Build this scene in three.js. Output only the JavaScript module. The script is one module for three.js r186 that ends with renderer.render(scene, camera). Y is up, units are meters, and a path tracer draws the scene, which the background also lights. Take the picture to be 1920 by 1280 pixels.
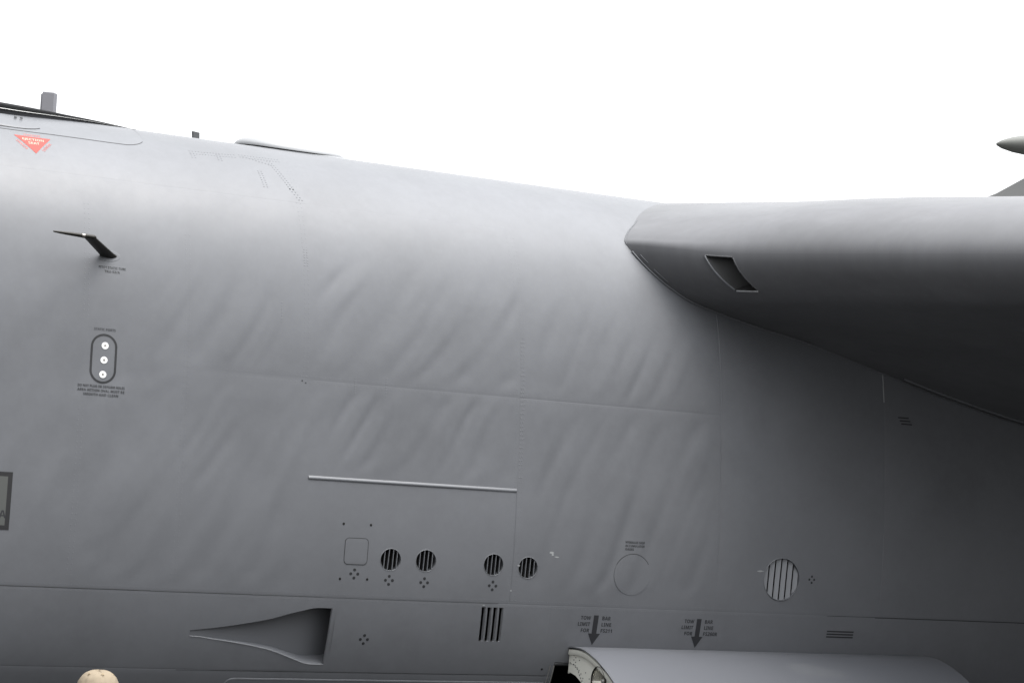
import * as THREE from 'three';
import { ImprovedNoise } from 'three/addons/math/ImprovedNoise.js';
import { MarchingCubes } from 'three/addons/objects/MarchingCubes.js';
import { RoundedBoxGeometry } from 'three/addons/geometries/RoundedBoxGeometry.js';
import { mergeGeometries } from 'three/addons/utils/BufferGeometryUtils.js';

// ------------------------------------------------------------------ camera, sky, sun, exposure
const R = Math.PI / 180, W = 1024, H = 682;
const scene = new THREE.Scene();
const YC = 2.88;                                   // height of the fuselage axis above the tarmac
const camera = new THREE.PerspectiveCamera(19.39, W / H, 0.1, 900);
camera.position.set(0, YC - 0.879, 10.613);
{
  const yaw = 25.8096 * R, pitch = 8.1642 * R, roll = 1.7859 * R;
  const F = new THREE.Vector3(Math.sin(yaw) * Math.cos(pitch), Math.sin(pitch), -Math.cos(yaw) * Math.cos(pitch));
  const A = new THREE.Vector3(Math.cos(yaw), 0, Math.sin(yaw)), U = new THREE.Vector3().crossVectors(A, F);
  camera.up.copy(A.clone().multiplyScalar(-Math.sin(roll)).addScaledVector(U, Math.cos(roll)));
  camera.lookAt(camera.position.clone().add(F));
}
const SUN = new THREE.Vector3(0.08, 0.925, 0.36).normalize();
{
  const w = 512, h = 256, d = new Float32Array(w * h * 4);
  for (let j = 0; j < h; j++) for (let i = 0; i < w; i++) {
    const el = ((j + 0.5) / h - 0.5) * Math.PI, az = ((i + 0.5) / w - 0.5) * 2 * Math.PI;
    const s = Math.max(0, Math.sin(el)), c = Math.cos(el);
    const dot = Math.cos(az) * c * SUN.x + Math.sin(az) * c * SUN.z + Math.sin(el) * SUN.y;
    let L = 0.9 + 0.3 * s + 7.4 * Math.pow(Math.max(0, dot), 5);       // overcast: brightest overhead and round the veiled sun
    L *= 1 + 0.58 * (Math.cos(az) * 0.72 - Math.sin(az) * 0.7) * c;  // added tilt: camera side dimmed, far side and aft raised, to grade the hull
    if (el < 0) L = 0.4;
    const k = (j * w + i) * 4;
    d[k] = L * 0.99; d[k + 1] = L; d[k + 2] = L * 1.02; d[k + 3] = 1;
  }
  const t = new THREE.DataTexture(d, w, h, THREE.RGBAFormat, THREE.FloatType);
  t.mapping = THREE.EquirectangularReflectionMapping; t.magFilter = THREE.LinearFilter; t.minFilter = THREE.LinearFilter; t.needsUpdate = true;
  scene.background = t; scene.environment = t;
}
const sun = new THREE.DirectionalLight(0xfff6ea, 1.4);
sun.position.copy(SUN).multiplyScalar(60); sun.castShadow = true; sun.shadow.radius = 45;
Object.assign(sun.shadow.camera, { left: -25, right: 25, top: 25, bottom: -25, near: 1, far: 160 });
sun.shadow.mapSize.set(2048, 2048);
scene.add(sun);
const renderer = new THREE.WebGLRenderer({ antialias: true });
renderer.setSize(W, H); renderer.toneMapping = THREE.LinearToneMapping; renderer.toneMappingExposure = 1.09;
renderer.shadowMap.enabled = true;

// ------------------------------------------------------------------ helpers
let seed = 7;
const rnd = () => { seed = (seed * 1664525 + 1013904223) >>> 0; return seed / 4294967296; };
const N = new ImprovedNoise();
const ss = (a, b, x) => { const t = Math.min(1, Math.max(0, (x - a) / (b - a))); return t * t * (3 - 2 * t); };
const lerp = (a, b, t) => a + (b - a) * t;
const used = {};
const numbered = (n) => { const k = used[n] = (used[n] ?? -1) + 1; return k ? `${n}_${String(k).padStart(3, '0')}` : n; };
function mesh(name, geometry, material, parent, label) {
  const m = new THREE.Mesh(geometry, material); m.castShadow = m.receiveShadow = true;
  m.name = parent === scene ? numbered(name) : name;
  if (label) m.userData.label = label;
  parent.add(m); return m;
}
function tag(o, label, category, kind) { if (label) o.userData.label = label; if (category) o.userData.category = category; if (kind) o.userData.kind = kind; return o; }
function build(pos, idx, nor, uv) {
  const g = new THREE.BufferGeometry();
  g.setAttribute('position', new THREE.Float32BufferAttribute(pos, 3));
  if (uv) g.setAttribute('uv', new THREE.Float32BufferAttribute(uv, 2)); else g.setAttribute('uv', new THREE.Float32BufferAttribute(new Float32Array(pos.length / 3 * 2), 2));
  g.setIndex(idx);
  if (nor) g.setAttribute('normal', new THREE.Float32BufferAttribute(nor, 3)); else g.computeVertexNormals();
  return g;
}
const flat = (gs) => mergeGeometries(gs.map((g) => { g = g.index ? g.toNonIndexed() : g; for (const k of Object.keys(g.attributes)) if (!['position', 'normal', 'uv'].includes(k)) g.deleteAttribute(k); if (!g.attributes.uv) g.setAttribute('uv', new THREE.Float32BufferAttribute(new Float32Array(g.attributes.position.count * 2), 2)); return g; }));
const pw = (tab, x) => { // monotone-ish cubic through a table of [x, y]
  const n = tab.length; if (x <= tab[0][0]) return tab[0][1]; if (x >= tab[n - 1][0]) return tab[n - 1][1];
  let i = 1; while (tab[i][0] < x) i++;
  const sl = (k) => (tab[k + 1][1] - tab[k][1]) / (tab[k + 1][0] - tab[k][0]);
  const m = (k) => { if (k <= 0) return sl(0); if (k >= n - 1) return sl(n - 2); const a = sl(k - 1), b = sl(k); return a * b <= 0 ? 0 : 2 * a * b / (a + b); };
  const h = tab[i][0] - tab[i - 1][0], t = (x - tab[i - 1][0]) / h, t2 = t * t, t3 = t2 * t;
  return (2 * t3 - 3 * t2 + 1) * tab[i - 1][1] + (t3 - 2 * t2 + t) * h * m(i - 1) + (-2 * t3 + 3 * t2) * tab[i][1] + (t3 - t2) * h * m(i);
};

// ------------------------------------------------------------------ fuselage section: a rounded slab, drawn along x; girth s runs upwards on the port side from the waterline
const EA = 1.5, EB = 1.6653, EN = 2.97, SEC = [];
{
  const M = 7200; let s = 0, pz = EA, py = 0;
  for (let i = 0; i <= M; i++) {
    const t = i / M * 2 * Math.PI - Math.PI / 2; // start at the keel, go up the port side
    const c = Math.cos(t), v = Math.sin(t);
    const z = EA * Math.sign(c) * Math.pow(Math.abs(c), 2 / EN), y = EB * Math.sign(v) * Math.pow(Math.abs(v), 2 / EN);
    if (i) s += Math.hypot(z - pz, y - py);
    SEC.push([s, z, y]); pz = z; py = y;
  }
}
const S0 = SEC[1800][0], STOT = SEC[7200][0];
for (const e of SEC) e[0] -= S0;                      // s = 0 at the port waterline
const SMIN = SEC[0][0], SMAX = SEC[7200][0];
function secAt(s) {
  let a = 0, b = 7200; while (b - a > 1) { const m = (a + b) >> 1; if (SEC[m][0] <= s) a = m; else b = m; }
  const f = (s - SEC[a][0]) / Math.max(1e-9, SEC[b][0] - SEC[a][0]);
  return [lerp(SEC[a][1], SEC[b][1], f), lerp(SEC[a][2], SEC[b][2], f)];
}
function secN(s) { const [z0, y0] = secAt(Math.max(SMIN, s - 0.012)), [z1, y1] = secAt(Math.min(SMAX, s + 0.012)); const dz = z1 - z0, dy = y1 - y0, l = Math.hypot(dz, dy) || 1; return [dy / l, -dz / l]; }
const SY = (y) => { let a = 0, b = 3600; while (b - a > 1) { const m = (a + b) >> 1; if (SEC[m][2] <= y) a = m; else b = m; } const f = (y - SEC[a][2]) / Math.max(1e-9, SEC[b][2] - SEC[a][2]); return lerp(SEC[a][0], SEC[b][0], f); };
const sTop = SEC[3600][0];
// oil-canning of the thin skin: tension wrinkles that run diagonally inside each bay between frames and stringers
const BAYS = [ // x0, x1, s0, s1, angle, wavelength across the wrinkle, height
  [2.45, 3.2, 0.29, 0.86, 54, 0.15, 0.0013], [3.3, 4.52, 0.29, 1.05, 50, 0.17, 0.00115], [4.45, 5.1, 0.29, 0.95, 54, 0.2, 0.001], [4.98, 5.67, 0.28, 0.82, 57, 0.135, 0.0015],
  [3.36, 4.47, -0.18, 0.29, 54, 0.15, 0.0014], [4.5, 5.67, -0.72, 0.28, 61, 0.17, 0.0018], [2.2, 3.3, -0.74, 0.26, 56, 0.2, 0.0017], [1.7, 2.5, -0.6, 0.8, 60, 0.26, 0.0009],
];
function disp(x, s) {
  if (s < -1.3 || s > 1.9 || x < 1 || x > 9) return 0;
  let d = 0;
  for (let i = 0; i < BAYS.length; i++) {
    const [x0, x1, s0, s1, a, L, A] = BAYS[i], xm = x - (x0 + x1) / 2, sm = s - (s0 + s1) / 2; if (x < x0 || x > x1 || s < s0 || s > s1) continue;
    const env = ss(x0, x0 + 0.16, x) * (1 - ss(x1 - 0.1, x1, x)) * ss(s0, s0 + 0.1, s) * (1 - ss(s1 - (s1 > 0.5 ? 0.35 : 0.1), s1, s));
    const ang = (a + 4) * R + 0.16 * N.noise(x * 0.8, s * 0.9, 3.1 + i), ca = Math.cos(a * R), sa = Math.sin(a * R);
    const u = xm * ca + sm * sa, v = -xm * Math.sin(ang) + sm * Math.cos(ang);
    const ph = 2 * Math.PI * v / L + 3.4 * N.noise(u * 1.0, v * 2.7, 6.1 + i * 3), w = Math.sin(ph) + 0.32 * Math.sin(2 * ph + 1.1);
    const local = 0.35 + 0.9 * ss(-0.3, 0.35, N.noise(x * 2.1, s * 2.3, 2.9 + i * 2));
    d += 0.82 * A * env * local * w + 0.0026 * env * N.noise(u * 2.6, v * 9.5, 4.7 + i);
  }
  { const xc = 3.29 + 0.26 * s + 0.05 * Math.sin(s * 4), w = x - xc; d += 0.0024 * Math.exp(-w * w / 0.0016) * ss(-0.72, -0.5, s) * (1 - ss(0.1, 0.28, s)); }   // one long crease beside the access panel
  d += 0.0016 * N.noise(x * 1.6, s * 1.4, 7.7) * ss(1.2, 2, x);           // broad unevenness everywhere
  d += 0.0009 * N.noise(x * 5.5, s * 4.2, 2.2);
  d += 0.0016 * N.noise(x * 3.4, s * 0.45, 1.7) * ss(5.7, 5.9, x) * ss(-0.8, -0.5, s) * (1 - ss(0.5, 0.9, s)); // upright waves aft of the lap joint
  for (const xf of [2.7, 4.46, 4.72, 5.676, 6.745]) { const w = x - xf; if (Math.abs(w) < 0.06) d -= 0.0005 * Math.exp(-w * w / 0.0003) * ss(-0.74, -0.6, s) * (1 - ss(0.5, 0.9, s)); } // skin drawn in at the frames
  { const w = s - 0.287; if (Math.abs(w) < 0.07 && x > 2.5) d -= 0.0007 * Math.exp(-w * w / 0.0004) * (0.5 + 0.8 * Math.max(0, N.noise(x * 2.3, 1.5, 8.8))) * ss(2.5, 2.9, x) * (1 - ss(5.5, 5.67, x)); }
  return d;
}
const V3 = (a) => new THREE.Vector3(...a);
function P(x, s, off = 0) { const [z, y] = secAt(s), [nz, ny] = secN(s), o = off + disp(x, s); return [x, YC + y + ny * o, z + nz * o]; }
function frameAt(x, s) { const [nz, ny] = secN(s); return { n: new THREE.Vector3(0, ny, nz), up: new THREE.Vector3(0, nz, -ny), p: V3(P(x, s)) }; }

// ------------------------------------------------------------------ textures and materials
function noiseTex(size, metres, f) {
  const d = new Uint8Array(size * size * 4);
  for (let j = 0; j < size; j++) for (let i = 0; i < size; i++) { const v = f(i / size, j / size), k = (j * size + i) * 4; d[k] = v[0]; d[k + 1] = v[1]; d[k + 2] = v[2]; d[k + 3] = 255; }
  const t = new THREE.DataTexture(d, size, size); t.wrapS = t.wrapT = THREE.RepeatWrapping; t.magFilter = THREE.LinearFilter; t.minFilter = THREE.LinearFilter; t.repeat.set(1 / metres, 1 / metres); t.needsUpdate = true; return t;
}
const tileN = (u, v, f, z) => { // periodic noise in u, v
  const a = N.noise(u * f, v * f, z), b = N.noise((u - 1) * f, v * f, z), c = N.noise(u * f, (v - 1) * f, z), e = N.noise((u - 1) * f, (v - 1) * f, z);
  const wu = ss(0.7, 1, u), wv = ss(0.7, 1, v); return lerp(lerp(a, b, wu), lerp(c, e, wu), wv);
};
const grime = (base, amp) => { const t = noiseTex(1024, 3.4, (u, v) => {
  const n = tileN(u, v, 7, 0.5) * 0.5 + tileN(u, v, 19, 3.5) * 0.3 + tileN(u, v, 70, 8.5) * 0.22 + tileN(u, v, 180, 2.5) * 0.16;
  const k = 1 + amp * n; return base.map((c) => Math.max(0, Math.min(255, c * k))); }); t.colorSpace = THREE.SRGBColorSpace; return t; };
const roughT = noiseTex(512, 2.1, (u, v) => { const n = tileN(u, v, 9, 1.5) * 0.5 + tileN(u, v, 40, 6.5) * 0.35 + tileN(u, v, 120, 2.5) * 0.25, r = 232 + 34 * n; return [255, r, 255]; });
const paintT = grime([100, 102, 106], 0.09);
const M = {
  paint: new THREE.MeshPhysicalMaterial({ map: paintT, roughness: 0.47, ior: 1.5, roughnessMap: roughT, sheen: 0.7, sheenRoughness: 0.35, sheenColor: new THREE.Color(0.9, 0.9, 0.9) }),
  wing: new THREE.MeshPhysicalMaterial({ map: grime([99, 100, 103], 0.14), roughness: 0.47, ior: 1.42, roughnessMap: roughT, sheen: 0.5, sheenRoughness: 0.35, sheenColor: new THREE.Color(0.9, 0.9, 0.9) }),
  plate: new THREE.MeshStandardMaterial({ map: paintT, roughness: 0.42 }),
  gasket: new THREE.MeshStandardMaterial({ color: 0x3c3d40, roughness: 0.7 }),
  rubber2: new THREE.MeshStandardMaterial({ color: 0x38393a, roughness: 0.6 }),  // darker tone for the floor of the wing scoop
  slat: new THREE.MeshStandardMaterial({ color: 0x84868a, roughness: 0.45 }),
  doorp: new THREE.MeshStandardMaterial({ color: 0x606267, roughness: 0.34 }),
  plain: new THREE.MeshStandardMaterial({ color: 0x65676b, roughness: 0.5 }),
  lip: new THREE.MeshStandardMaterial({ color: 0x8a8c8e, roughness: 0.45 }),
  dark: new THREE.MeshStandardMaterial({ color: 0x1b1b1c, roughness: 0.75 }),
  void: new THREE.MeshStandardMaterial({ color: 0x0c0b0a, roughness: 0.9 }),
  inside: new THREE.MeshStandardMaterial({ color: 0x4a4c4e, roughness: 0.6 }),
  gap_line: new THREE.MeshStandardMaterial({ color: 0x2a2b2d, roughness: 0.7 }),  // dark colour that paints in the shade of gaps and grooves
  rubber: new THREE.MeshPhysicalMaterial({ color: 0x18191a, roughness: 0.95, specularIntensity: 0.3 }),
  metal: new THREE.MeshStandardMaterial({ color: 0x8d8a86, roughness: 0.32, metalness: 0.9 }),
  bare: new THREE.MeshStandardMaterial({ color: 0xc9c9c6, roughness: 0.3, metalness: 0.85 }),
  burnt: new THREE.MeshStandardMaterial({ color: 0x2b2a27, roughness: 0.42, metalness: 0.5 }),
  white: new THREE.MeshStandardMaterial({ map: grime([228, 228, 219], 0.05), roughness: 0.5 }),
  disc: new THREE.MeshStandardMaterial({ color: 0xf4f4f2, roughness: 0.4 }),
  ink: new THREE.MeshStandardMaterial({ color: 0x1f2023, roughness: 0.6 }),
  chip: new THREE.MeshStandardMaterial({ color: 0x989a9b, roughness: 0.5 }),
};

// ------------------------------------------------------------------ the bomber
const bomber = new THREE.Group(); bomber.name = numbered('bomber_aircraft'); scene.add(bomber);
tag(bomber, 'huge dark grey military jet, slab-sided fuselage and swept wing filling the picture', 'aircraft');
const fuselage = new THREE.Group(); fuselage.name = 'fuselage'; bomber.add(fuselage);

// a panel of skin between two stations and two girths; its border dips into a seam; holes are outlines in (x, s)
function skin(x0, x1, s0, s1, o = {}) {
  const step = o.step ?? 0.012, sstep = o.sstep ?? step, off = o.off ?? 0, e = { l: 0.0016, r: 0.0016, t: 0.0016, b: 0.0016, ...(o.edges || {}) }, w = 0.006;
  const lines = (a, b, st) => { const out = [a, a + 0.0018, a + w]; const n = Math.max(1, Math.round((b - a - 2 * w) / st)); for (let i = 1; i < n; i++) out.push(a + w + (b - a - 2 * w) * i / n); out.push(b - w, b - 0.0018, b); return out; };
  const xs = lines(x0, x1, step), sv = lines(s0, s1, sstep), nx = xs.length, ns = sv.length;
  const prof = (d, g) => off * ss(0, w, d) - g * (1 - ss(0, w, d));
  const offAt = (x, s) => { let v = off; const c = (d, g) => { if (d < w) v = Math.min(v, g === null ? off : prof(Math.max(0, d), g)); }; c(x - x0, e.l); c(x1 - x, e.r); c(s - s0, e.b); c(s1 - s, e.t); return v; };
  const pos = [], nor = [], uv = [], idx = [];
  const add = (x, s) => {
    const p = P(x, s, offAt(x, s)), h = 0.0009;
    const xa = Math.max(x0, x - h), xb = Math.min(x1, x + h), sa = Math.max(s0, s - h), sb = Math.min(s1, s + h);
    const A = V3(P(xb, s, offAt(xb, s))).sub(V3(P(xa, s, offAt(xa, s)))), [nz, ny] = secN(s);
    // along the girth the analytic normal keeps the curve smooth; only the offset's slope is added
    const [pz, py] = [-ny, nz], dOff = (offAt(x, sb) + disp(x, sb) - offAt(x, sa) - disp(x, sa)) / (sb - sa), dX = (offAt(xb, s) + disp(xb, s) - offAt(xa, s) - disp(xa, s)) / (xb - xa);
    const n = new THREE.Vector3(-dX, ny - dOff * py, nz - dOff * pz).normalize();
    pos.push(...p); nor.push(n.x, n.y, n.z); uv.push(x, s); return pos.length / 3 - 1;
  };
  for (const s of sv) for (const x of xs) add(x, s);
  const cut = (o.holes || []).map((hs) => { // each entry: a list of outlines sharing one patch
    const all = hs.flat(); const bx = [Math.min(...all.map((q) => q[0])), Math.max(...all.map((q) => q[0])), Math.min(...all.map((q) => q[1])), Math.max(...all.map((q) => q[1]))];
    const lo = (a, v) => { let i = 0; while (i < a.length - 1 && a[i + 1] < v) i++; return Math.max(0, i); }, hi = (a, v) => { let i = a.length - 1; while (i > 0 && a[i - 1] > v) i--; return i; };
    return { i0: lo(xs, bx[0] - 0.014), i1: hi(xs, bx[1] + 0.014), j0: lo(sv, bx[2] - 0.014), j1: hi(sv, bx[3] + 0.014), hs };
  });
  for (let j = 0; j < ns - 1; j++) for (let i = 0; i < nx - 1; i++) {
    if (cut.some((c) => i >= c.i0 && i < c.i1 && j >= c.j0 && j < c.j1)) continue;
    const a = j * nx + i; idx.push(a, a + 1, a + nx, a + 1, a + nx + 1, a + nx);
  }
  for (const c of cut) {
    const loop = [];
    for (let i = c.i0; i < c.i1; i++) loop.push(c.j0 * nx + i);
    for (let j = c.j0; j < c.j1; j++) loop.push(j * nx + c.i1);
    for (let i = c.i1; i > c.i0; i--) loop.push(c.j1 * nx + i);
    for (let j = c.j1; j > c.j0; j--) loop.push(j * nx + c.i0);
    const xa = xs[c.i0], xb = xs[c.i1], ya = sv[c.j0], yb = sv[c.j1], xc = (xa + xb) / 2, yc = (ya + yb) / 2; // bowed outwards so that no border point is dropped as collinear
    const outer = loop.map((k) => { const x = uv[2 * k], y = uv[2 * k + 1], u = (x - xc) / (xb - xa) * 2, v = (y - yc) / (yb - ya) * 2; return new THREE.Vector2(x + (Math.abs(Math.abs(u) - 1) < 1e-6 ? Math.sign(u) * 0.004 * (1 - v * v) : 0), y + (Math.abs(Math.abs(v) - 1) < 1e-6 ? Math.sign(v) * 0.004 * (1 - u * u) : 0)); });
    const holes = c.hs.map((h) => h.map((q) => new THREE.Vector2(q[0], q[1])));
    const ids = [...loop, ...c.hs.flatMap((h) => h.map((q) => add(q[0], q[1])))];
    for (const f of THREE.ShapeUtils.triangulateShape(outer, holes)) idx.push(ids[f[0]], ids[f[1]], ids[f[2]]);
  }
  return build(pos, idx, nor, uv);
}
// strip laid along a path of [x, s] (painted gap shade, edging, lines of paint)
function ribbon(path, width, off, thick = 0) {
  const pts = []; for (let i = 0; i < path.length - 1; i++) { const n = Math.max(1, Math.ceil(Math.hypot(path[i + 1][0] - path[i][0], path[i + 1][1] - path[i][1]) / 0.02)); for (let k = 0; k < n; k++) pts.push([lerp(path[i][0], path[i + 1][0], k / n), lerp(path[i][1], path[i + 1][1], k / n)]); }
  pts.push(path[path.length - 1]);
  const pos = [], idx = [];
  pts.forEach((q, i) => {
    const a = pts[Math.max(0, i - 1)], b = pts[Math.min(pts.length - 1, i + 1)]; let tx = b[0] - a[0], ty = b[1] - a[1]; const l = Math.hypot(tx, ty); tx /= l; ty /= l;
    const w = width / 2;
    pos.push(...P(q[0] + ty * w, q[1] - tx * w, off - thick), ...P(q[0] + ty * w * 0.7, q[1] - tx * w * 0.7, off), ...P(q[0] - ty * w * 0.7, q[1] + tx * w * 0.7, off), ...P(q[0] - ty * w, q[1] + tx * w, off - thick));
    if (i) { const k = i * 4; for (let c = 0; c < 3; c++) idx.push(k + c, k + c + 1, k - 4 + c, k + c + 1, k - 3 + c, k - 4 + c); }
  });
  return build(pos, idx);
}
// plate between two girth curves along x, with bevelled edges, standing h proud
function plate(xs, lo, hi, h, ns = 8, base = -0.001, bevel = 0.003) {
  const pos = [], idx = [], uv = [], nx = xs.length;
  const hh = typeof h === 'function' ? h : () => h;
  for (let j = 0; j < ns + 4; j++) xs.forEach((x) => {
    const a = lo(x), b = hi(x), f = Math.min(1, Math.max(0, (j - 2) / (ns - 1))); let s = lerp(a, b, f), o = hh(x);
    const bb = Math.min(bevel, (b - a) * 0.4);
    if (j === 0) { s = a; o = base; } else if (j === 1) { s = a; o = hh(x) * 0.55; } else if (j === 2) s = a + bb; else if (j === ns + 1) s = b - bb; else if (j === ns + 2) { s = b; o = hh(x) * 0.55; } else if (j === ns + 3) { s = b; o = base; }
    pos.push(...P(x, s, o)); uv.push(x, s);
  });
  for (let j = 0; j < ns + 3; j++) for (let i = 0; i < nx - 1; i++) { const a = j * nx + i; idx.push(a, a + 1, a + nx, a + 1, a + nx + 1, a + nx); }
  for (const i of [0, nx - 1]) for (let j = 1; j < ns + 2; j++) { const a = j * nx + i; const tri = [i, a, a + nx]; idx.push(...(i ? tri : tri.reverse())); }
  const g = build(pos, idx, null, uv); return g;
}
const range = (a, b, n) => Array.from({ length: n + 1 }, (_, i) => lerp(a, b, i / n));

// openings in the skin
const circle = (x, s, r, n = 40) => Array.from({ length: n }, (_, i) => [x + r * Math.cos(i / n * 2 * Math.PI), s + r * Math.sin(i / n * 2 * Math.PI)]);
const VENTS = [[3.792, -0.564], [3.981, -0.562], [4.353, -0.566], [4.548, -0.573]].map(([x, y]) => [x, SY(y), 0.0545]);
const BIG = [6.083, SY(-0.572), 0.114];
const SLOTS = [0, 1, 2, 3].map((i) => { const x = 4.312 + i * 0.0327; const a = SY(-0.778), b = SY(-0.947); return { x0: x, x1: x + 0.0225, lean: 0.008, s0: b, s1: a }; });
const slotLoop = (q) => { const c = [[q.x0 + q.lean, q.s0], [q.x1 + q.lean, q.s0], [q.x1, q.s1], [q.x0, q.s1]], o = []; c.forEach((a, i) => { const b = c[(i + 1) % 4], n = i % 2 ? 14 : 2; for (let k = 0; k < n; k++) o.push([lerp(a[0], b[0], k / n), lerp(a[1], b[1], k / n)]); }); return o; };
const scTop = [[2.816, -0.936], [2.948, -0.919], [3.118, -0.89], [3.203, -0.872], [3.299, -0.844], [3.36, -0.828], [3.403, -0.817], [3.44, -0.8115], [3.514, -0.811]].map(([x, y]) => [x, SY(y)]);
const scBot = [[2.816, -0.96], [2.86, -0.962], [2.928, -0.971], [3.029, -0.983], [3.136, -0.999], [3.228, -1.017], [3.291, -1.036], [3.373, -1.064], [3.412, -1.076], [3.45, -1.081], [3.514, -1.081]].map(([x, y]) => [x, SY(y)]);
const scX = range(2.816, 3.514, 36);
const scoopLoop = [...scX.map((x) => [x, pw(scBot, x)]), ...scX.slice().reverse().map((x) => [x, pw(scTop, x)])];

// the skin, panel by panel
const sD = SY(-1.118), sB = SY(-0.757), sC = SY(0.287), sA = SY(1.2), sR = SY(1.6) + 0.75, sHng = SY(-0.19), sWell = SY(-1.045);
const panel = (...a) => mesh('skin_panel', skin(...a), M.paint, fuselage);
const XS = [1.2, 3.337, 4.462, 5.676, 6.745, 9.6];
const OFFC = [0, 0, 0, 0, 0];
for (let c = 0; c < 5; c++) {
  const x0 = XS[c], x1 = XS[c + 1], off = OFFC[c], L = [0, 0, 0.0008, 0.0003, 0.0003][c], Rr = [0, 0.0008, 0.0004, 0.0003, 0][c], up = [0, 0, 0.0002, 0.0002, 0.0003][c], ur = [0, 0.0002, 0.0002, 0.0003, 0][c];
  const eC = [0, 0.0003, 0.0005, 0, 0][c], eA = [0.0005, 0.0002, 0, 0, 0][c], eB = [0.0006, 0.0006, 0.0004, 0.0004, 0.0009][c];
  panel(x0, x1, sA, sR, { step: 0.02, sstep: 0.012, edges: { l: 0, r: 0, b: eA, t: 0 } });
  panel(x0, x1, sC, sA, { off, edges: { l: up, r: ur, b: eC, t: eA } });
  if (c === 1) {
    panel(x0, x1, sHng, sC, { edges: { l: L, r: Rr, b: 0.0003, t: eC } });
    panel(x0, x1, sB, sHng, { edges: { l: 0, r: 0.0016, t: 0.0003, b: eB }, holes: VENTS.slice(0, 3).map(([x, s, r]) => [circle(x, s, r)]) });
  } else panel(x0, x1, sB, sC, { off, edges: { l: L, r: Rr, t: eC, b: eB }, holes: c === 2 ? [[circle(...VENTS[3])]] : c === 3 ? [[circle(...BIG, 56)]] : [] });
}
panel(1.2, 4.25, sD, sB, { edges: { l: 0, r: 0, t: 0.0006, b: 0.0006 }, holes: [[scoopLoop]] });
panel(4.25, 4.7, sWell, sB, { edges: { l: 0, r: 0.0003, t: 0.0009, b: 0 }, holes: [SLOTS.map(slotLoop)] });
panel(4.7, 6.745, sWell, sB, { edges: { l: 0.0003, r: 0.0003, t: 0.0006, b: 0 } });
panel(6.745, 9.6, sWell, sB, { edges: { l: 0.0005, r: 0, t: 0.0016, b: 0 } });
panel(4.25, 4.776, sD, sWell, { edges: { l: 0, r: 0.001, t: 0, b: 0.001 } });
panel(1.2, 4.776, SMIN, sD, { step: 0.03, edges: { l: 0, r: 0.001, t: 0.0016, b: 0 } });
panel(7.12, 9.6, SMIN, sWell, { step: 0.04, edges: { l: 0.001, r: 0, t: 0, b: 0 } });
// the rest of the hull, out of sight
panel(-3, 1.2, SMIN, SMAX, { step: 0.2, sstep: 0.04, edges: { l: 0, r: 0, t: 0, b: 0 } });
panel(9.6, 17, SMIN, SMAX, { step: 0.2, sstep: 0.04, edges: { l: 0, r: 0, t: 0, b: 0 } });
panel(1.2, 9.6, sR, SMAX, { step: 0.1, sstep: 0.05, edges: { l: 0, r: 0, t: 0, b: 0 } });
for (const [x, f] of [[-3, 1], [17, 0]]) { const pos = [x, YC, 0], idx = []; SEC.filter((_, i) => i % 40 === 0).forEach((e, i) => { pos.push(x, YC + e[2], e[1]); if (i) idx.push(0, i + (f ? 1 : 0), i + (f ? 0 : 1)); }); mesh('bulkhead', build(pos, idx), M.plain, fuselage); }

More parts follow.
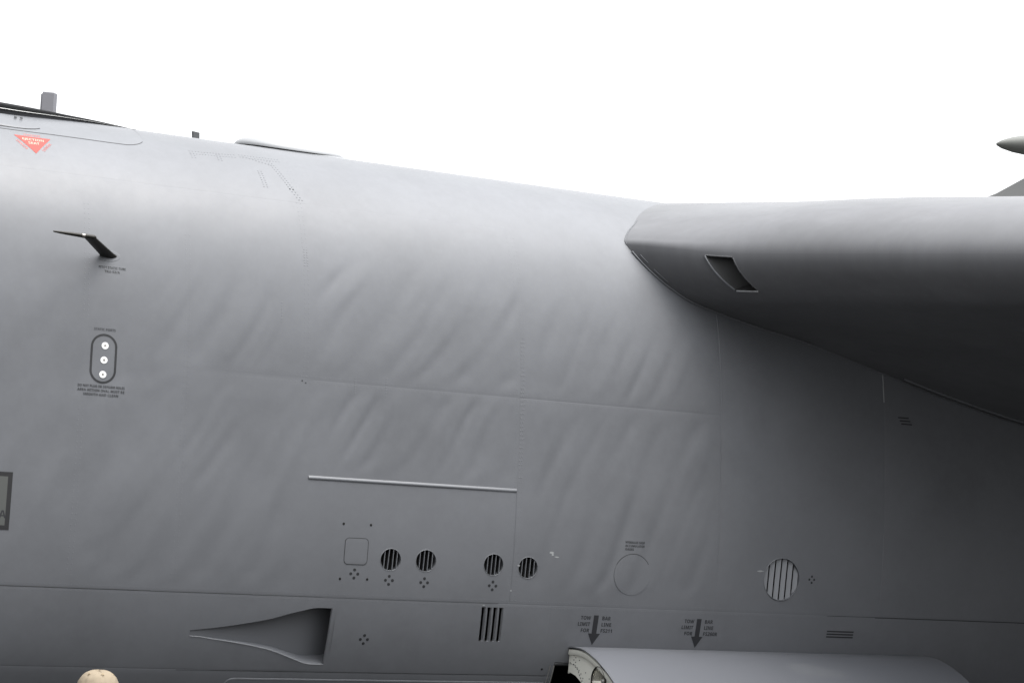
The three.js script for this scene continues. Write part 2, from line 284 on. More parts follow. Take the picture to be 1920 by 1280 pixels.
// rivet rows: thousands of flush heads
{
  const rows = []; const row = (x0, y0, x1, y1, n, jit = 0.0006) => { for (let i = 0; i <= n; i++) rows.push([lerp(x0, x1, i / n) + (rnd() - 0.5) * jit, SY(lerp(y0, y1, i / n)) + (rnd() - 0.5) * jit]); };
  for (const x of [4.448, 4.476, 4.49]) row(x, -0.74, x, 1.15, 76);
  for (const x of [5.655, 5.697]) row(x, -0.74, x, 0.85, 64);
  for (const x of [3.29, 3.31]) row(x, 0.3, x, 1.42, 46);
  for (const x of [2.2, 2.22]) { row(x, 0.5, x, 1.05, 22); row(x, -0.7, x, 0.06, 30); }
  for (const x of [2.69, 2.71]) row(x, -0.7, x, 0.95, 66);
  for (const x of [6.735, 6.757]) row(x, -0.74, x, 0.55, 52);
  for (const y of [0.272, 0.302]) row(2.9, y, 5.66, y, 110);
  for (const y of [-0.742, -0.772]) row(1.9, y, 7.7, y, 230);
  const shown = []; for (const x of [4.472, 4.484]) for (let i = 0; i < 34; i++) if (rnd() > 0.25) shown.push([x, SY(lerp(-0.12, 0.6, i / 33))]);
  for (let i = 0; i < 7; i++) { shown.push([3.725, SY(0.24 + i * 0.014)], [3.56, SY(0.24 + i * 0.012)], [3.31, SY(0.86 + i * 0.014)], [3.295, SY(0.86 + i * 0.014)], [3.17, SY(0.56 + i * 0.016)]); }
  const heavy = [], hrow = (x0, y0, x1, y1, n) => { for (let i = 0; i <= n; i++) heavy.push([lerp(x0, x1, i / n), SY(lerp(y0, y1, i / n))]); };
  for (const d of [0, 0.017]) { hrow(2.79, 1.43 + d, 3.03, 1.447 + d, 15); hrow(2.79 + d, 1.405, 2.79 + d, 1.45, 3); hrow(2.93 + d, 1.412, 2.93 + d, 1.45, 3); hrow(3.06, 1.455 + d, 3.27, 1.458 + d, 13); hrow(3.08 + d, 1.46, 3.2 + d, 1.425, 8); hrow(3.2 + d, 1.45, 3.27 + d, 1.28, 13); hrow(3.125 + d, 1.372, 3.132 + d, 1.275, 7); hrow(3.27 + d, 1.28, 3.305 + d, 1.22, 4); }
  const g = new THREE.SphereGeometry(1, 8, 4, 0, Math.PI * 2, 0, Math.PI / 2);
  const put = (list, r, h, m) => { const im = new THREE.InstancedMesh(g, m, list.length), q = new THREE.Object3D(); list.forEach(([x, s], i) => { const f = frameAt(x, s); q.position.copy(f.p); q.quaternion.setFromUnitVectors(new THREE.Vector3(0, 1, 0), f.n); q.scale.set(r, h, r); q.updateMatrix(); im.setMatrixAt(i, q.matrix); }); im.name = 'rivet_rows'; im.userData.kind = 'stuff'; fuselage.add(im); };
  put(rows, 0.0034, 0.00045, M.plain); put(heavy, 0.0044, 0.0016, M.plain); put(shown, 0.0042, 0.0008, M.plain);
}

// round louvred vents
function frameGroup(name, x, s, label) { const f = frameAt(x, s), g = new THREE.Group(); g.name = name; g.position.copy(f.p); g.quaternion.setFromRotationMatrix(new THREE.Matrix4().makeBasis(new THREE.Vector3(1, 0, 0), f.up, f.n)); if (label) g.userData.label = label; bomber.add(g); return g; }
function ringG(r0, r1, h, n = 48) { return new THREE.LatheGeometry([[r0, -0.045], [r0, h * 0.6], [r0 + 0.0012, h], [r1, h * 0.7], [r1 + 0.001, -0.002]].map(([a, b]) => new THREE.Vector2(a, b)), n).rotateX(Math.PI / 2); }
VENTS.forEach(([x, s, r], k) => {
  const v = frameGroup('round_vent', x, s);
  mesh('vent_rim', ringG(r - 0.0012, r + 0.0014, 0.001), M.plain, v);
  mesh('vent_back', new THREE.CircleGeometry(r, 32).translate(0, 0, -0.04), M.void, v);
  for (let i = -2; i < 2; i++) {
    const cx = (i + 0.5) * 0.0225 + (rnd() - 0.5) * 0.002, hl = Math.sqrt(Math.max(1e-6, (r - 0.001) ** 2 - (Math.abs(cx) + 0.002) ** 2));
    const g = new RoundedBoxGeometry(0.0042, hl * 2, 0.026, 2, 0.0012).translate(0, 0, -0.013); g.rotateY(-0.22); g.rotateZ(0.0 + (k === 0 && i === -1 ? -0.05 : -0.02)); g.translate(cx, 0, -0.001);
    mesh('slat', g, M.plain, v);
  }
});
{
  const [x, s, r] = BIG, v = frameGroup('large_round_vent', x, s);
  mesh('vent_rim', ringG(r - 0.0015, r + 0.0016, 0.0012, 64), M.plain, v);
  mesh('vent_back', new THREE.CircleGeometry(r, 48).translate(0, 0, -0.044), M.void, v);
  for (let i = 0; i < 6; i++) {
    const cx = -0.097 + i * 0.0385, hl = Math.sqrt(Math.max(9e-4, (r + 0.012) ** 2 - Math.max(0, Math.abs(cx) - 0.01) ** 2));
    const g = new RoundedBoxGeometry(0.0262, hl * 2, 0.0028, 2, 0.001); g.rotateY(-0.42); g.rotateZ(-0.03); g.translate(cx, 0, -0.014);
    mesh('slat', g, M.slat, v);
  }
}
{ // four slots, each a ramp that sinks to the left
  const g = new THREE.Group(); g.name = 'slotted_vent'; bomber.add(g);
  SLOTS.forEach((q) => {
    const pos = [], idx = []; const pt = (u, v, o) => pos.push(...P(lerp(q.x0, q.x1, u) + lerp(q.lean, 0, v), lerp(q.s0, q.s1, v), o));
    const quad = (a) => { const k = pos.length / 3; a.forEach((c) => pt(...c)); idx.push(k, k + 1, k + 2, k, k + 2, k + 3); };
    quad([[0.82, 0, -0.012], [1, 0, -0.0005], [1, 1, -0.0005], [0.82, 1, -0.012]]);     // bent blade
    quad([[0.82, 0, -0.012], [0.5, 0, 0], [1, 0, 0], [1, 0, -0.0005]]); quad([[0.82, 1, -0.012], [0.5, 1, 0], [1, 1, 0], [1, 1, -0.0005]]);
    const dk = pos.length / 3; const P2 = [], I2 = [];
    for (const c of [[0, 0, -0.07], [1.3, 0, -0.07], [1.3, 1, -0.07], [0, 1, -0.07], [0, 0, 0.0004], [0, 1, 0.0004], [0.5, 0, 0], [0.5, 1, 0]]) P2.push(...P(lerp(q.x0, q.x1, c[0]) + lerp(q.lean, 0, c[1]), lerp(q.s0, q.s1, c[1]), c[2]));
    I2.push(0, 1, 2, 0, 2, 3, 4, 0, 3, 4, 3, 5, 4, 6, 1, 4, 1, 0, 5, 3, 2, 5, 2, 7);
    mesh('slot_gap', build(P2, I2), M.void, g);
    mesh('louvre', build(pos, idx).toNonIndexed(), M.slat, g).geometry.computeVertexNormals();
  });
}
{ // flush inlet with a sinking floor
  const g = new THREE.Group(); g.name = 'flush_air_inlet'; bomber.add(g);
  const depth = (x) => 0.002 + 0.1 * Math.pow(Math.max(0, (x - 2.816) / 0.7), 1.35);
  const xs = [...scX, ...range(3.53, 3.8, 8)], pos = [], idx = [], ns = 7;
  const tb = (x) => x > 3.514 ? [scBot[scBot.length - 1][1], scTop[scTop.length - 1][1]] : [pw(scBot, x), pw(scTop, x)];
  xs.forEach((x, i) => { const [b, t] = tb(x); for (let j = 0; j <= ns; j++) pos.push(...P(x, lerp(b, t, j / ns), -depth(Math.min(x, 3.6)))); if (i) for (let j = 0; j < ns; j++) { const a = i * (ns + 1) + j; idx.push(a, a + 1, a - ns - 1, a + 1, a - ns, a - ns - 1); } });
  mesh('floor', build(pos, idx), M.plate, g);
  for (const side of [0, 1]) {
    const p = [], ix = []; xs.forEach((x, i) => { const s = tb(x)[side], sg = side ? 1 : -1; p.push(...P(x, s + sg * 0.002, x > 3.514 ? -0.02 : 0.0015), ...P(x, s, x > 3.514 ? -0.02 : 0.0005), ...P(x, s, -0.5 * depth(Math.min(x, 3.6))), ...P(x, s, -depth(Math.min(x, 3.6)))); if (i) for (let c = 0; c < 3; c++) { const a = i * 4 + c; ix.push(a, a - 4, a + 1, a + 1, a - 4, a - 3); } });
    mesh('side_wall', build(p, ix), M.plate, g);
  }
  const b = scBot[scBot.length - 1][1], t = scTop[scTop.length - 1][1];
  { const p = [], ix = []; range(b, t, 10).forEach((s, i) => { p.push(...P(3.512, s, 0.001), ...P(3.508, s, -0.004), ...P(3.514, s, -0.012), ...P(3.8, s, -0.02)); if (i) for (let c = 0; c < 3; c++) { const a = i * 4 + c; ix.push(a, a + 1, a - 4, a + 1, a - 3, a - 4); } }); mesh('lip', build(p, ix), M.plain, g); }
  { const p = [], ix = []; range(b, t, 4).forEach((s, i) => { p.push(...P(3.79, s, 0), ...P(3.79, s, -0.17)); if (i) { const a = i * 2; ix.push(a, a - 2, a + 1, a + 1, a - 2, a - 1); } }); mesh('throat', build(p, ix), M.void, g); }
}
// hinge strip above the access panel: a wedge that catches the sky
{
  const xs = range(3.337, 4.46, 60), pos = [], idx = [];
  const prof = [[-0.012, 0.0005], [-0.009, 0.006], [-0.004, 0.0085], [0.0005, 0.0075], [0.0075, 0.0005], [0.009, -0.001]];
  xs.forEach((x, i) => { const k = 0.8 + 0.2 * (1 - ss(4.2, 4.46, x)); prof.forEach(([ds, o]) => pos.push(...P(x, sHng + 0.004 + ds, o * 0.62 * k + (N.noise(x * 20, 1, 1)) * 0.0004))); if (i) for (let c = 0; c < 5; c++) { const a = i * 6 + c; idx.push(a, a + 1, a - 6, a + 1, a - 5, a - 6); } });
  mesh('hinge_strip', build(pos, idx), M.plate, bomber, 'pale raised strip along the top of the access panel');
}
// square hatch, round cover, lower hatch
const rrect = (x0, x1, s0, s1, r, lean = 0, n = 6) => { const o = []; for (const [cx, cy, a] of [[x1 - r, s1 - r, 0], [x0 + r, s1 - r, 90], [x0 + r, s0 + r, 180], [x1 - r, s0 + r, 270]]) for (let i = 0; i <= n; i++) { const t = (a + 90 * i / n) * R; o.push([cx + r * Math.cos(t), cy + r * Math.sin(t)]); } return o.map(([x, s]) => [x + lean * (s - s0), s]); };
{
  const q = rrect(3.547, 3.667, SY(-0.594), SY(-0.467), 0.02), s0 = SY(-0.594), s1 = SY(-0.467);
  const xs = [...range(3.547, 3.567, 6), ...range(3.577, 3.637, 6), ...range(3.647, 3.667, 6)];
  const inset = (x) => { const d = Math.min(x - 3.547, 3.667 - x); return d < 0.02 ? 0.02 - Math.sqrt(Math.max(0, 0.0004 - (0.02 - d) ** 2)) : 0; };
  const h = mesh('square_hatch', plate(xs, (x) => s0 + inset(x) + 0.0005, (x) => s1 - inset(x) - 0.0005, 0.0012, 8, -0.001, 0.001), M.plate, bomber);
  mesh('gap_line', ribbon([...q, q[0]], 0.0036, 0.0016, 0.001), M.gap_line, h);  // dark outline painted for the shade in the hatch gap
}
{
  const cx = 5.157, cs = SY(-0.584), r = 0.108;
  const xs = range(cx - r, cx + r, 28).map((x) => cx + r * Math.sin((x - cx) / r * Math.PI / 2));
  const half = (x) => Math.sqrt(Math.max(1e-8, r * r - (x - cx) ** 2));
  const h = mesh('round_cover', plate(xs, (x) => cs - half(x), (x) => cs + half(x), 0.0013, 12, -0.001, 0.0012), M.plate, bomber);
  mesh('gap_line', ribbon(range(32, 153, 24).map((a) => [cx + r * Math.cos(a * R), cs + r * Math.sin(a * R)]), 0.004, 0.0017, 0.001), M.gap_line, h);  // groove shade round the cover, drawn as a dark arc
  mesh('gap_line', ribbon(range(150, 235, 18).map((a) => [cx + r * Math.cos(a * R), cs + r * Math.sin(a * R)]), 0.0022, 0.0016, 0.001), M.inside, h);  // fainter arc of the same painted groove shade
}
{
  const top = SY(-1.155), xs = [...range(3.02, 3.08, 8), ...range(3.2, 4.74, 22)];
  const hi = (x) => { const d = x - 3.02; return top - (d < 0.06 ? 0.06 - Math.sqrt(Math.max(0, 0.0036 - (0.06 - d) ** 2)) : 0) + (x - 3.08) * 0.004; };
  const h = mesh('lower_hatch', plate(xs, () => SY(-1.4), hi, 0.0028, 6, -0.001, 0.003), M.plate, bomber);
  mesh('edge_strip', ribbon(xs.map((x) => [x, hi(x) - 0.006]), 0.0032, 0.0036, 0.001), M.plain, h);
}
// dark strips along the joints, groove shade put in as colour
for (const [a, b, w] of [[1.9, 2.6, 0.0032], [2.6, 3.1, 0.0026], [3.1, 3.45, 0.0022], [3.45, 4.4, 0.0014]]) mesh('seam_line', ribbon([[a, SY(-0.7585)], [b, SY(-0.7575)]], w, 0.0006, 0.001), M.gap_line, fuselage);
for (const [a, b, w] of [[6.4, 6.72, 0.002], [6.72, 9.5, 0.005]]) mesh('seam_line', ribbon([[a, SY(-0.759)], [b, SY(-0.757)]], w, 0.0006, 0.001), M.gap_line, fuselage);
for (const [a, b, w] of [[2.78, 2.95, 0.0018], [2.95, 4.3, 0.0032], [4.3, 4.74, 0.002]]) mesh('seam_line', ribbon([[a, SY(-1.122 + (a - 2.78) * 0.004)], [b, SY(-1.122 + (b - 2.78) * 0.004)]], w, 0.0006, 0.001), M.gap_line, fuselage);
mesh('lap_strip', ribbon(range(-0.5, 0.85, 24).map((y) => [5.673, SY(y)]), 0.0055, 0.003, 0.0028), M.plain, fuselage);
mesh('lap_strip', ribbon(range(0.44, 0.6, 6).map((y) => [6.747, SY(y)]), 0.008, 0.003, 0.003), M.lip, fuselage);
mesh('lap_strip', ribbon(range(-0.72, -0.3, 8).map((y) => [6.744, SY(y)]), 0.006, 0.0016, 0.002), M.plain, fuselage);

// small fasteners
{
  const dot = (x, y, r, m, name, h = 0.0012) => { const f = frameAt(x, SY(y)); const g = new THREE.CylinderGeometry(r * 0.85, r, h, 14).rotateX(Math.PI / 2); const o = mesh(name, g, m, bomber); o.position.copy(f.p).addScaledVector(f.n, h * 0.4 + 0.0003); o.quaternion.setFromRotationMatrix(new THREE.Matrix4().makeBasis(new THREE.Vector3(1, 0, 0), f.up, f.n)); };
  for (const [x, y] of [[3.532, -0.401], [3.675, -0.4], [3.535, -0.667], [3.677, -0.664], [4.711, -1.082], [3.283, 0.279], [3.302, 0.271]]) dot(x, y, y > 0 ? 0.0035 : 0.0065, M.void, 'fastener');
  for (const [x, y, k] of [[3.607, -0.64, 1], [3.792, -0.664, 1], [3.981, -0.668, 1], [4.358, -0.67, 1], [6.278, -0.566, 0.85], [3.701, -0.955, 1]])
    for (const [a, b] of [[0.0185, 0], [-0.0185, 0], [0, 0.0195], [0, -0.0195]]) dot(x + a * k, y + b * k, 0.0078 * k, M.ink, 'marking_dot', 0.0006);
  for (const [x, y, a, b] of [[4.676, -0.491, 0.016, 0.006], [4.683, -0.5, 0.008, 0.008], [4.706, -0.511, 0.014, 0.004], [4.463, -0.691, 0.006, 0.006], [5.945, -0.533, 0.022, 0.005], [4.492, -0.564, 0.009, 0.004], [4.32, -0.768, 0.008, 0.003]]) {
    const n = 9, pos = [...P(x, SY(y), 0.0007)], idx = []; for (let i = 0; i < n; i++) { const t = i / n * 2 * Math.PI, k = 0.5 + 0.7 * rnd(); pos.push(...P(x + a * k * Math.cos(t), SY(y) + b * k * Math.sin(t), 0.0007)); idx.push(0, 1 + i, 1 + (i + 1) % n); }
    mesh('chipped_paint', build(pos, idx), M.chip, fuselage);
  }
}

// ------------------------------------------------------------------ stencilled print
function decal(name, x0, x1, y0, y1, wpx, draw, label, skew = 0, rough = 0.6) {
  const hpx = Math.round(wpx * (SY(y1) - SY(y0)) / (x1 - x0)), c = document.createElement('canvas'); c.width = wpx; c.height = hpx;
  const k = c.getContext('2d'); k.textAlign = 'center'; k.textBaseline = 'middle'; draw(k, wpx, hpx);
  const t = new THREE.CanvasTexture(c); t.colorSpace = THREE.SRGBColorSpace;
  const nx = 16, ns = 10, pos = [], uv = [], idx = [], sa = SY(y0), sb = SY(y1);
  for (let j = 0; j <= ns; j++) for (let i = 0; i <= nx; i++) { pos.push(...P(lerp(x0, x1, i / nx) + skew * j / ns, lerp(sa, sb, j / ns), 0.0009)); uv.push(i / nx, j / ns); if (i && j) { const a = j * (nx + 1) + i; idx.push(a, a - nx - 1, a - 1, a - 1, a - nx - 1, a - nx - 2); } }
  const g = build(pos, idx.reverse(), null, uv);
  return mesh(name, g, new THREE.MeshStandardMaterial({ map: t, transparent: true, roughness: rough }), bomber, label);
}
const INK = '#222327';
const rows = (k, w, h, list, size, f = 'sans-serif', color = INK, x = 0.5) => { k.fillStyle = color; k.font = `bold ${Math.round(size)}px ${f}`; list.forEach((t, i) => { const m = k.measureText(t).width, fit = Math.min(1, w * 0.98 / m); k.save(); k.translate(w * x, h * (i + 0.5) / list.length); k.scale(fit, 1); k.fillText(t, 0, 0); k.restore(); }); };
decal('stencil_text', 2.25, 2.355, 0.429, 0.449, 420, (k, w, h) => rows(k, w, h, ['STATIC PORTS'], h * 0.82), 'small black stencil lettering above the static ports');
decal('stencil_text', 2.186, 2.412, 0.122, 0.18, 900, (k, w, h) => rows(k, w, h, ['DO NOT PLUG OR DEFORM HOLES', 'AREA WITHIN OVAL MUST BE', 'SMOOTH AND CLEAN'], h * 0.285), 'three lines of small black stencil lettering under the static ports');
decal('stencil_text', 2.262, 2.395, 0.71, 0.748, 520, (k, w, h) => rows(k, w, h, ['PITOT STATIC TUBE', 'TRU-52/A'], h * 0.44), 'two lines of small black stencil lettering under the pitot tube');
decal('stencil_text', 5.104, 5.222, -0.462, -0.408, 480, (k, w, h) => { k.textAlign = 'left'; rows(k, w, h, ['HYDRAULIC SHOP', 'ACCUMULATOR', 'GAGES'], h * 0.3, 'sans-serif', INK, 0); }, 'three tiny lines of black lettering above the round cover');
const tow = (x, last) => {
  decal('tow_arrow', x - 0.037, x + 0.037, -0.951, -0.799, 220, (k, w, h) => { k.fillStyle = INK; k.beginPath(); for (const [u, v] of [[0.3, 0], [0.68, 0], [0.68, 0.61], [0.98, 0.61], [0.48, 1], [0.02, 0.61], [0.3, 0.61]]) k.lineTo(u * w, v * h); k.fill(); }, 'solid black downward arrow');
  decal('stencil_text', x - 0.118, x - 0.03, -0.893, -0.797, 330, (k, w, h) => { k.textAlign = 'right'; rows(k, w, h, ['TOW', 'LIMIT', 'FOR'], h * 0.27, 'sans-serif', INK, 0.99); }, 'black stencil words left of the tow arrow');
  decal('stencil_text', x + 0.033, x + 0.148, -0.893, -0.797, 430, (k, w, h) => { k.textAlign = 'left'; rows(k, w, h, ['BAR', 'LINE', last], h * 0.27, 'sans-serif', INK, 0.01); }, 'black stencil words right of the tow arrow');
};
tow(4.971, 'FS211'); tow(5.592, 'FS260R');
decal('stencil_text', 6.84, 6.945, 0.318, 0.372, 300, (k, w, h) => { k.fillStyle = '#26262a'; [0.12, 0.44, 0.76].forEach((v, i) => k.fillRect(w * 0.1 * i, h * v, w * 0.7, h * 0.13)); }, 'three faint dark lines under the wing');
decal('stencil_text', 6.405, 6.595, -0.881, -0.834, 420, (k, w, h) => { k.fillStyle = '#26262a'; [0.08, 0.4, 0.72].forEach((v) => k.fillRect(w * 0.05, h * v, w * 0.93, h * 0.16)); }, 'three dark lines above the gear door');
decal('warning_triangle', 1.87, 2.115, 1.287, 1.413, 900, (k, w, h) => {
  const A = [0.115, 0.14], B = [0.835, 0.16], C = [0.49, 0.95], L = (p, q, t) => [lerp(p[0], q[0], t) * w, lerp(p[1], q[1], t) * h];
  k.fillStyle = '#a03226'; k.beginPath(); for (const p of [A, B, C]) k.lineTo(p[0] * w, p[1] * h); k.fill();
  k.fillStyle = '#e8b8a4'; k.font = `${Math.round(h * 0.14)}px sans-serif`; k.fillText('EJECTION', w * 0.48, h * 0.3); k.fillText('SEAT', w * 0.48, h * 0.48);
  k.fillStyle = '#b9605a'; k.font = `${Math.round(h * 0.12)}px sans-serif`; k.fillText('DANGER', w * 0.48, h * 0.06);
  for (const [p, q, sgn] of [[A, C, 1], [C, B, 1]]) { const m = L(p, q, 0.5), a = Math.atan2((q[1] - p[1]) * h, (q[0] - p[0]) * w); k.save(); k.translate(m[0], m[1]); k.rotate(a); k.fillText('DANGER', 0, h * 0.1 * sgn); k.restore(); }
}, 'red ejection seat warning triangle');
{ // placard at the left edge
  const s0 = SY(-0.511), s1 = SY(-0.25);
  decal('placard', 1.38, 1.92, -0.511, -0.25, 1000, (k, w, h) => {
    k.fillStyle = '#505250'; k.fillRect(0, 0, w, h); k.strokeStyle = '#1e1e20'; k.lineWidth = h * 0.078; k.strokeRect(k.lineWidth / 2, k.lineWidth / 2, w - k.lineWidth, h - k.lineWidth);
    k.fillStyle = INK; k.textAlign = 'right'; k.font = `bold ${Math.round(h * 0.19)}px sans-serif`; k.fillText('A', w * 0.968, h * 0.735);
  }, 'dark framed placard ending in a letter A at the left edge');
}

// static ports: painted ring and three bright discs
{
  const g = new THREE.Group(); g.name = 'static_ports'; bomber.add(g);
  const s0 = SY(0.19), s1 = SY(0.414), ring = rrect(2.2445, 2.359, s0, s1, 0.0572, 0.004, 14);
  mesh('painted_ring', ribbon([...ring, ring[0], ring[1]], 0.0102, 0.0008, 0), M.ink, g);
  for (const [x, y] of [[2.307, 0.363], [2.305, 0.295], [2.303, 0.227]]) {
    const f = frameAt(x, SY(y)); const q = new THREE.Matrix4().makeBasis(new THREE.Vector3(1, 0, 0), f.up, f.n); q.setPosition(f.p);
    const d = mesh('port_disc', new THREE.LatheGeometry([[0.0045, 0.0004], [0.0045, 0.0014], [0.0155, 0.0016], [0.0166, 0.0008], [0.0166, -0.001]].map((v) => new THREE.Vector2(...v)), 28).rotateX(Math.PI / 2).applyMatrix4(q), M.disc, g);
    const holes = []; for (let i = 0; i < 7; i++) holes.push(new THREE.CircleGeometry(i ? 0.0014 : 0.0018, 8).translate(i ? 0.0052 * Math.cos(i * 1.05) : 0, i ? 0.0052 * Math.sin(i * 1.05) : 0, 0.0019));
    mesh('pinhole', flat([new THREE.CircleGeometry(0.0046, 16).translate(0, 0, 0.001), ...holes]).applyMatrix4(q), M.metal, d);
  }
}
// pitot tube
{
  const f = frameAt(2.31, SY(0.797)), g = new THREE.Group(); g.name = 'pitot_tube'; g.position.copy(f.p); bomber.add(g);
  const tip = new THREE.Vector3(-0.138, 0.05, 0.165);
  const sect = (c, half, thick) => { const o = []; for (let i = 0; i < 16; i++) { const t = i / 16 * 2 * Math.PI; o.push([c.x + half * Math.cos(t), c.y + thick * Math.sin(t) + 0.12 * thick * Math.sin(2 * t), c.z]); } return o; };
  const stations = [[0, 0.042, 0.014], [0.02, 0.039, 0.0115], [0.2, 0.037, 0.0105], [0.6, 0.033, 0.01], [0.9, 0.03, 0.0095], [1, 0.03, 0.0095]], pos = [], idx = [];
  stations.forEach(([t, a, b], i) => { sect(tip.clone().multiplyScalar(t), a, b).forEach((p) => pos.push(...p)); if (i) for (let k = 0; k < 16; k++) { const n = (k + 1) % 16, a0 = (i - 1) * 16, b0 = i * 16; idx.push(a0 + k, a0 + n, b0 + k, a0 + n, b0 + n, b0 + k); } });
  mesh('mast', build(pos, idx), M.burnt, g);
  const lathe = (pts, n = 20) => new THREE.LatheGeometry(pts.map(([r, l]) => new THREE.Vector2(r, l)), n).rotateZ(Math.PI / 2).rotateZ(-0.035);
  mesh('probe', lathe([[0, 0.165], [0.0026, 0.165], [0.004, 0.161], [0.0064, 0.13], [0.0086, 0.08], [0.0096, 0.04], [0.0098, 0.018]]).translate(tip.x, tip.y, tip.z), M.burnt, g);
  mesh('collar', lathe([[0.0099, 0.032], [0.0112, 0.028], [0.0114, 0.02], [0.0108, 0.018]]).translate(tip.x, tip.y, tip.z), M.metal, g);
  mesh('elbow', lathe([[0.0108, 0.022], [0.0112, 0.0], [0.0108, -0.02], [0.008, -0.032], [0, -0.037]]).translate(tip.x, tip.y, tip.z), M.burnt, g);
  mesh('base_plate', new THREE.CylinderGeometry(0.05, 0.054, 0.0014, 32).scale(1.1, 1, 0.55).applyQuaternion(new THREE.Quaternion().setFromUnitVectors(new THREE.Vector3(0, 1, 0), f.n)), M.plate, g);
}

// ------------------------------------------------------------------ top of the hull: hatches, antennas
{
  const XE = 2.6, e = (x) => lerp(SY(1.553), SY(1.6), ss(1.9, 2.6, x)) + 0.014;
  const xs = [...range(0.2, 1.8, 16), ...range(1.85, XE, 30)], far = (x) => sTop + 0.5 - 0.1 * Math.pow(Math.max(0, (x - 1.9) / 0.6), 2);
  const Hh = (x) => Math.max(0.0004, 0.056 * (1 - Math.pow(Math.max(0, (x - 0.9) / (XE - 0.9)), 3)));
  const g = new THREE.Group(); g.name = 'crew_hatch'; bomber.add(g);
  mesh('hatch_seal', plate(xs, (x) => e(x), far, (x) => Hh(x) * 0.55, 8, -0.002, 0.004), M.gasket, g);
  mesh('hatch_rim', plate(xs, (x) => e(x) - 0.006, far, (x) => Hh(x) * 0.64, 8, 0.001, 0.003).translate(0, 0, 0), M.bare, g);
  // the rim is a thin sheet: lift its underside
  { const p = g.children[1].geometry.attributes.position, nx = xs.length; for (let i = 0; i < nx; i++) { const x = xs[i]; const q = P(x, e(x) - 0.006, Hh(x) * 0.56), r = P(x, e(x) - 0.006, Hh(x) * 0.6); p.setXYZ(i, ...P(x, e(x) + 0.03, Hh(x) * 0.56)); p.setXYZ(nx + i, ...q); } g.children[1].geometry.computeVertexNormals(); }
  mesh('hatch_cover', plate(xs, (x) => e(x) + 0.004, far, (x) => Hh(x), 10, 0.002, 0.006), M.rubber, g);
}
{
  const lo = (x) => { const d = 2.566 - x; return SY(1.43) + (d < 0.12 ? 0.12 - Math.sqrt(Math.max(0, 0.0144 - (0.12 - d) ** 2)) * 1 : 0); };
  const xs = [...range(0.6, 2.4, 30), ...range(2.43, 2.566, 12)], hi = (x) => Math.max(lo(x) + 0.004, SY(1.6));
  const h = mesh('canopy_panel', plate(xs, lo, hi, 0.0022, 8, -0.001, 0.002), M.plate, bomber);
  mesh('gap_line', ribbon(xs.filter((x) => x < 2.56).map((x) => [x, lo(x) - 0.001]), 0.0046, 0.0012, 0.001), M.gap_line, h);  // shade of the panel gap laid on as a dark strip
}
{
  const xs = [...range(0.9, 1.9, 12), ...range(1.92, 2.05, 12)];
  const lo = (x) => { const d = 2.052 - x; return SY(1.444) + (d < 0.13 ? 0.055 * (1 - Math.sqrt(Math.max(0, 1 - ((0.13 - d) / 0.13) ** 2))) : 0); };
  const h = mesh('fairing_panel', plate(xs, lo, (x) => Math.max(lo(x) + 0.003, SY(1.545)), (x) => 0.012 * Math.min(1, (2.08 - x) * 4) , 10, -0.001, 0.02), M.plate, bomber);
  mesh('gap_line', ribbon(xs.filter((x) => x < 2.04).map((x) => [x, lo(x)]), 0.004, 0.0042, 0.002), M.gap_line, h);  // dark strip painted for the gap shade along the fairing edge
  for (const [x, y] of [[1.934, 1.512], [1.962, 1.511]]) { const f = frameAt(x, SY(y)); const o = mesh('stud', new THREE.SphereGeometry(0.008, 12, 6, 0, 7, 0, 1.57), M.inside, h); o.position.copy(f.p).addScaledVector(f.n, 0.0115); o.quaternion.setFromUnitVectors(new THREE.Vector3(0, 1, 0), f.n); }
}
{ // raised cover further aft
  const g = new THREE.Group(); g.name = 'dorsal_cover'; bomber.add(g);
  const mk = (x0, x1, s0, s1, h, base, nx = 30, ns = 18, pw2 = 2.4) => { const pos = [], idx = []; for (let j = 0; j <= ns; j++) for (let i = 0; i <= nx; i++) { const u = Math.sin((i / nx * 2 - 1) * Math.PI / 2), v = Math.sin((j / ns * 2 - 1) * Math.PI / 2), c = Math.sqrt(Math.max(0, 1 - Math.pow(Math.abs(u), pw2))); const skew = 0.3 * u; pos.push(...P(lerp(x0, x1, (u + 1) / 2), lerp(s0, s1, (v * c + 1) / 2), base + h * Math.pow(Math.max(0, 1 - v * v), 0.5) * Math.pow(c, 0.9) * (1 - skew))); if (i && j) { const a = j * (nx + 1) + i; idx.push(a, a - 1, a - nx - 1, a - 1, a - nx - 2, a - nx - 1); } } return build(pos, idx); };
  const sc = SY(1.6) + 0.16;
  mesh('cover_base', mk(3.2, 3.86, sc - 0.17, sc + 0.3, 0.026, -0.004), M.lip, g);
  mesh('gasket', mk(3.23, 3.84, sc - 0.162, sc + 0.3, 0.029, 0.0), M.plain, g);
  mesh('cover_shell', mk(3.2, 3.8, sc - 0.168, sc + 0.3, 0.056, 0.008), M.lip, g);
}
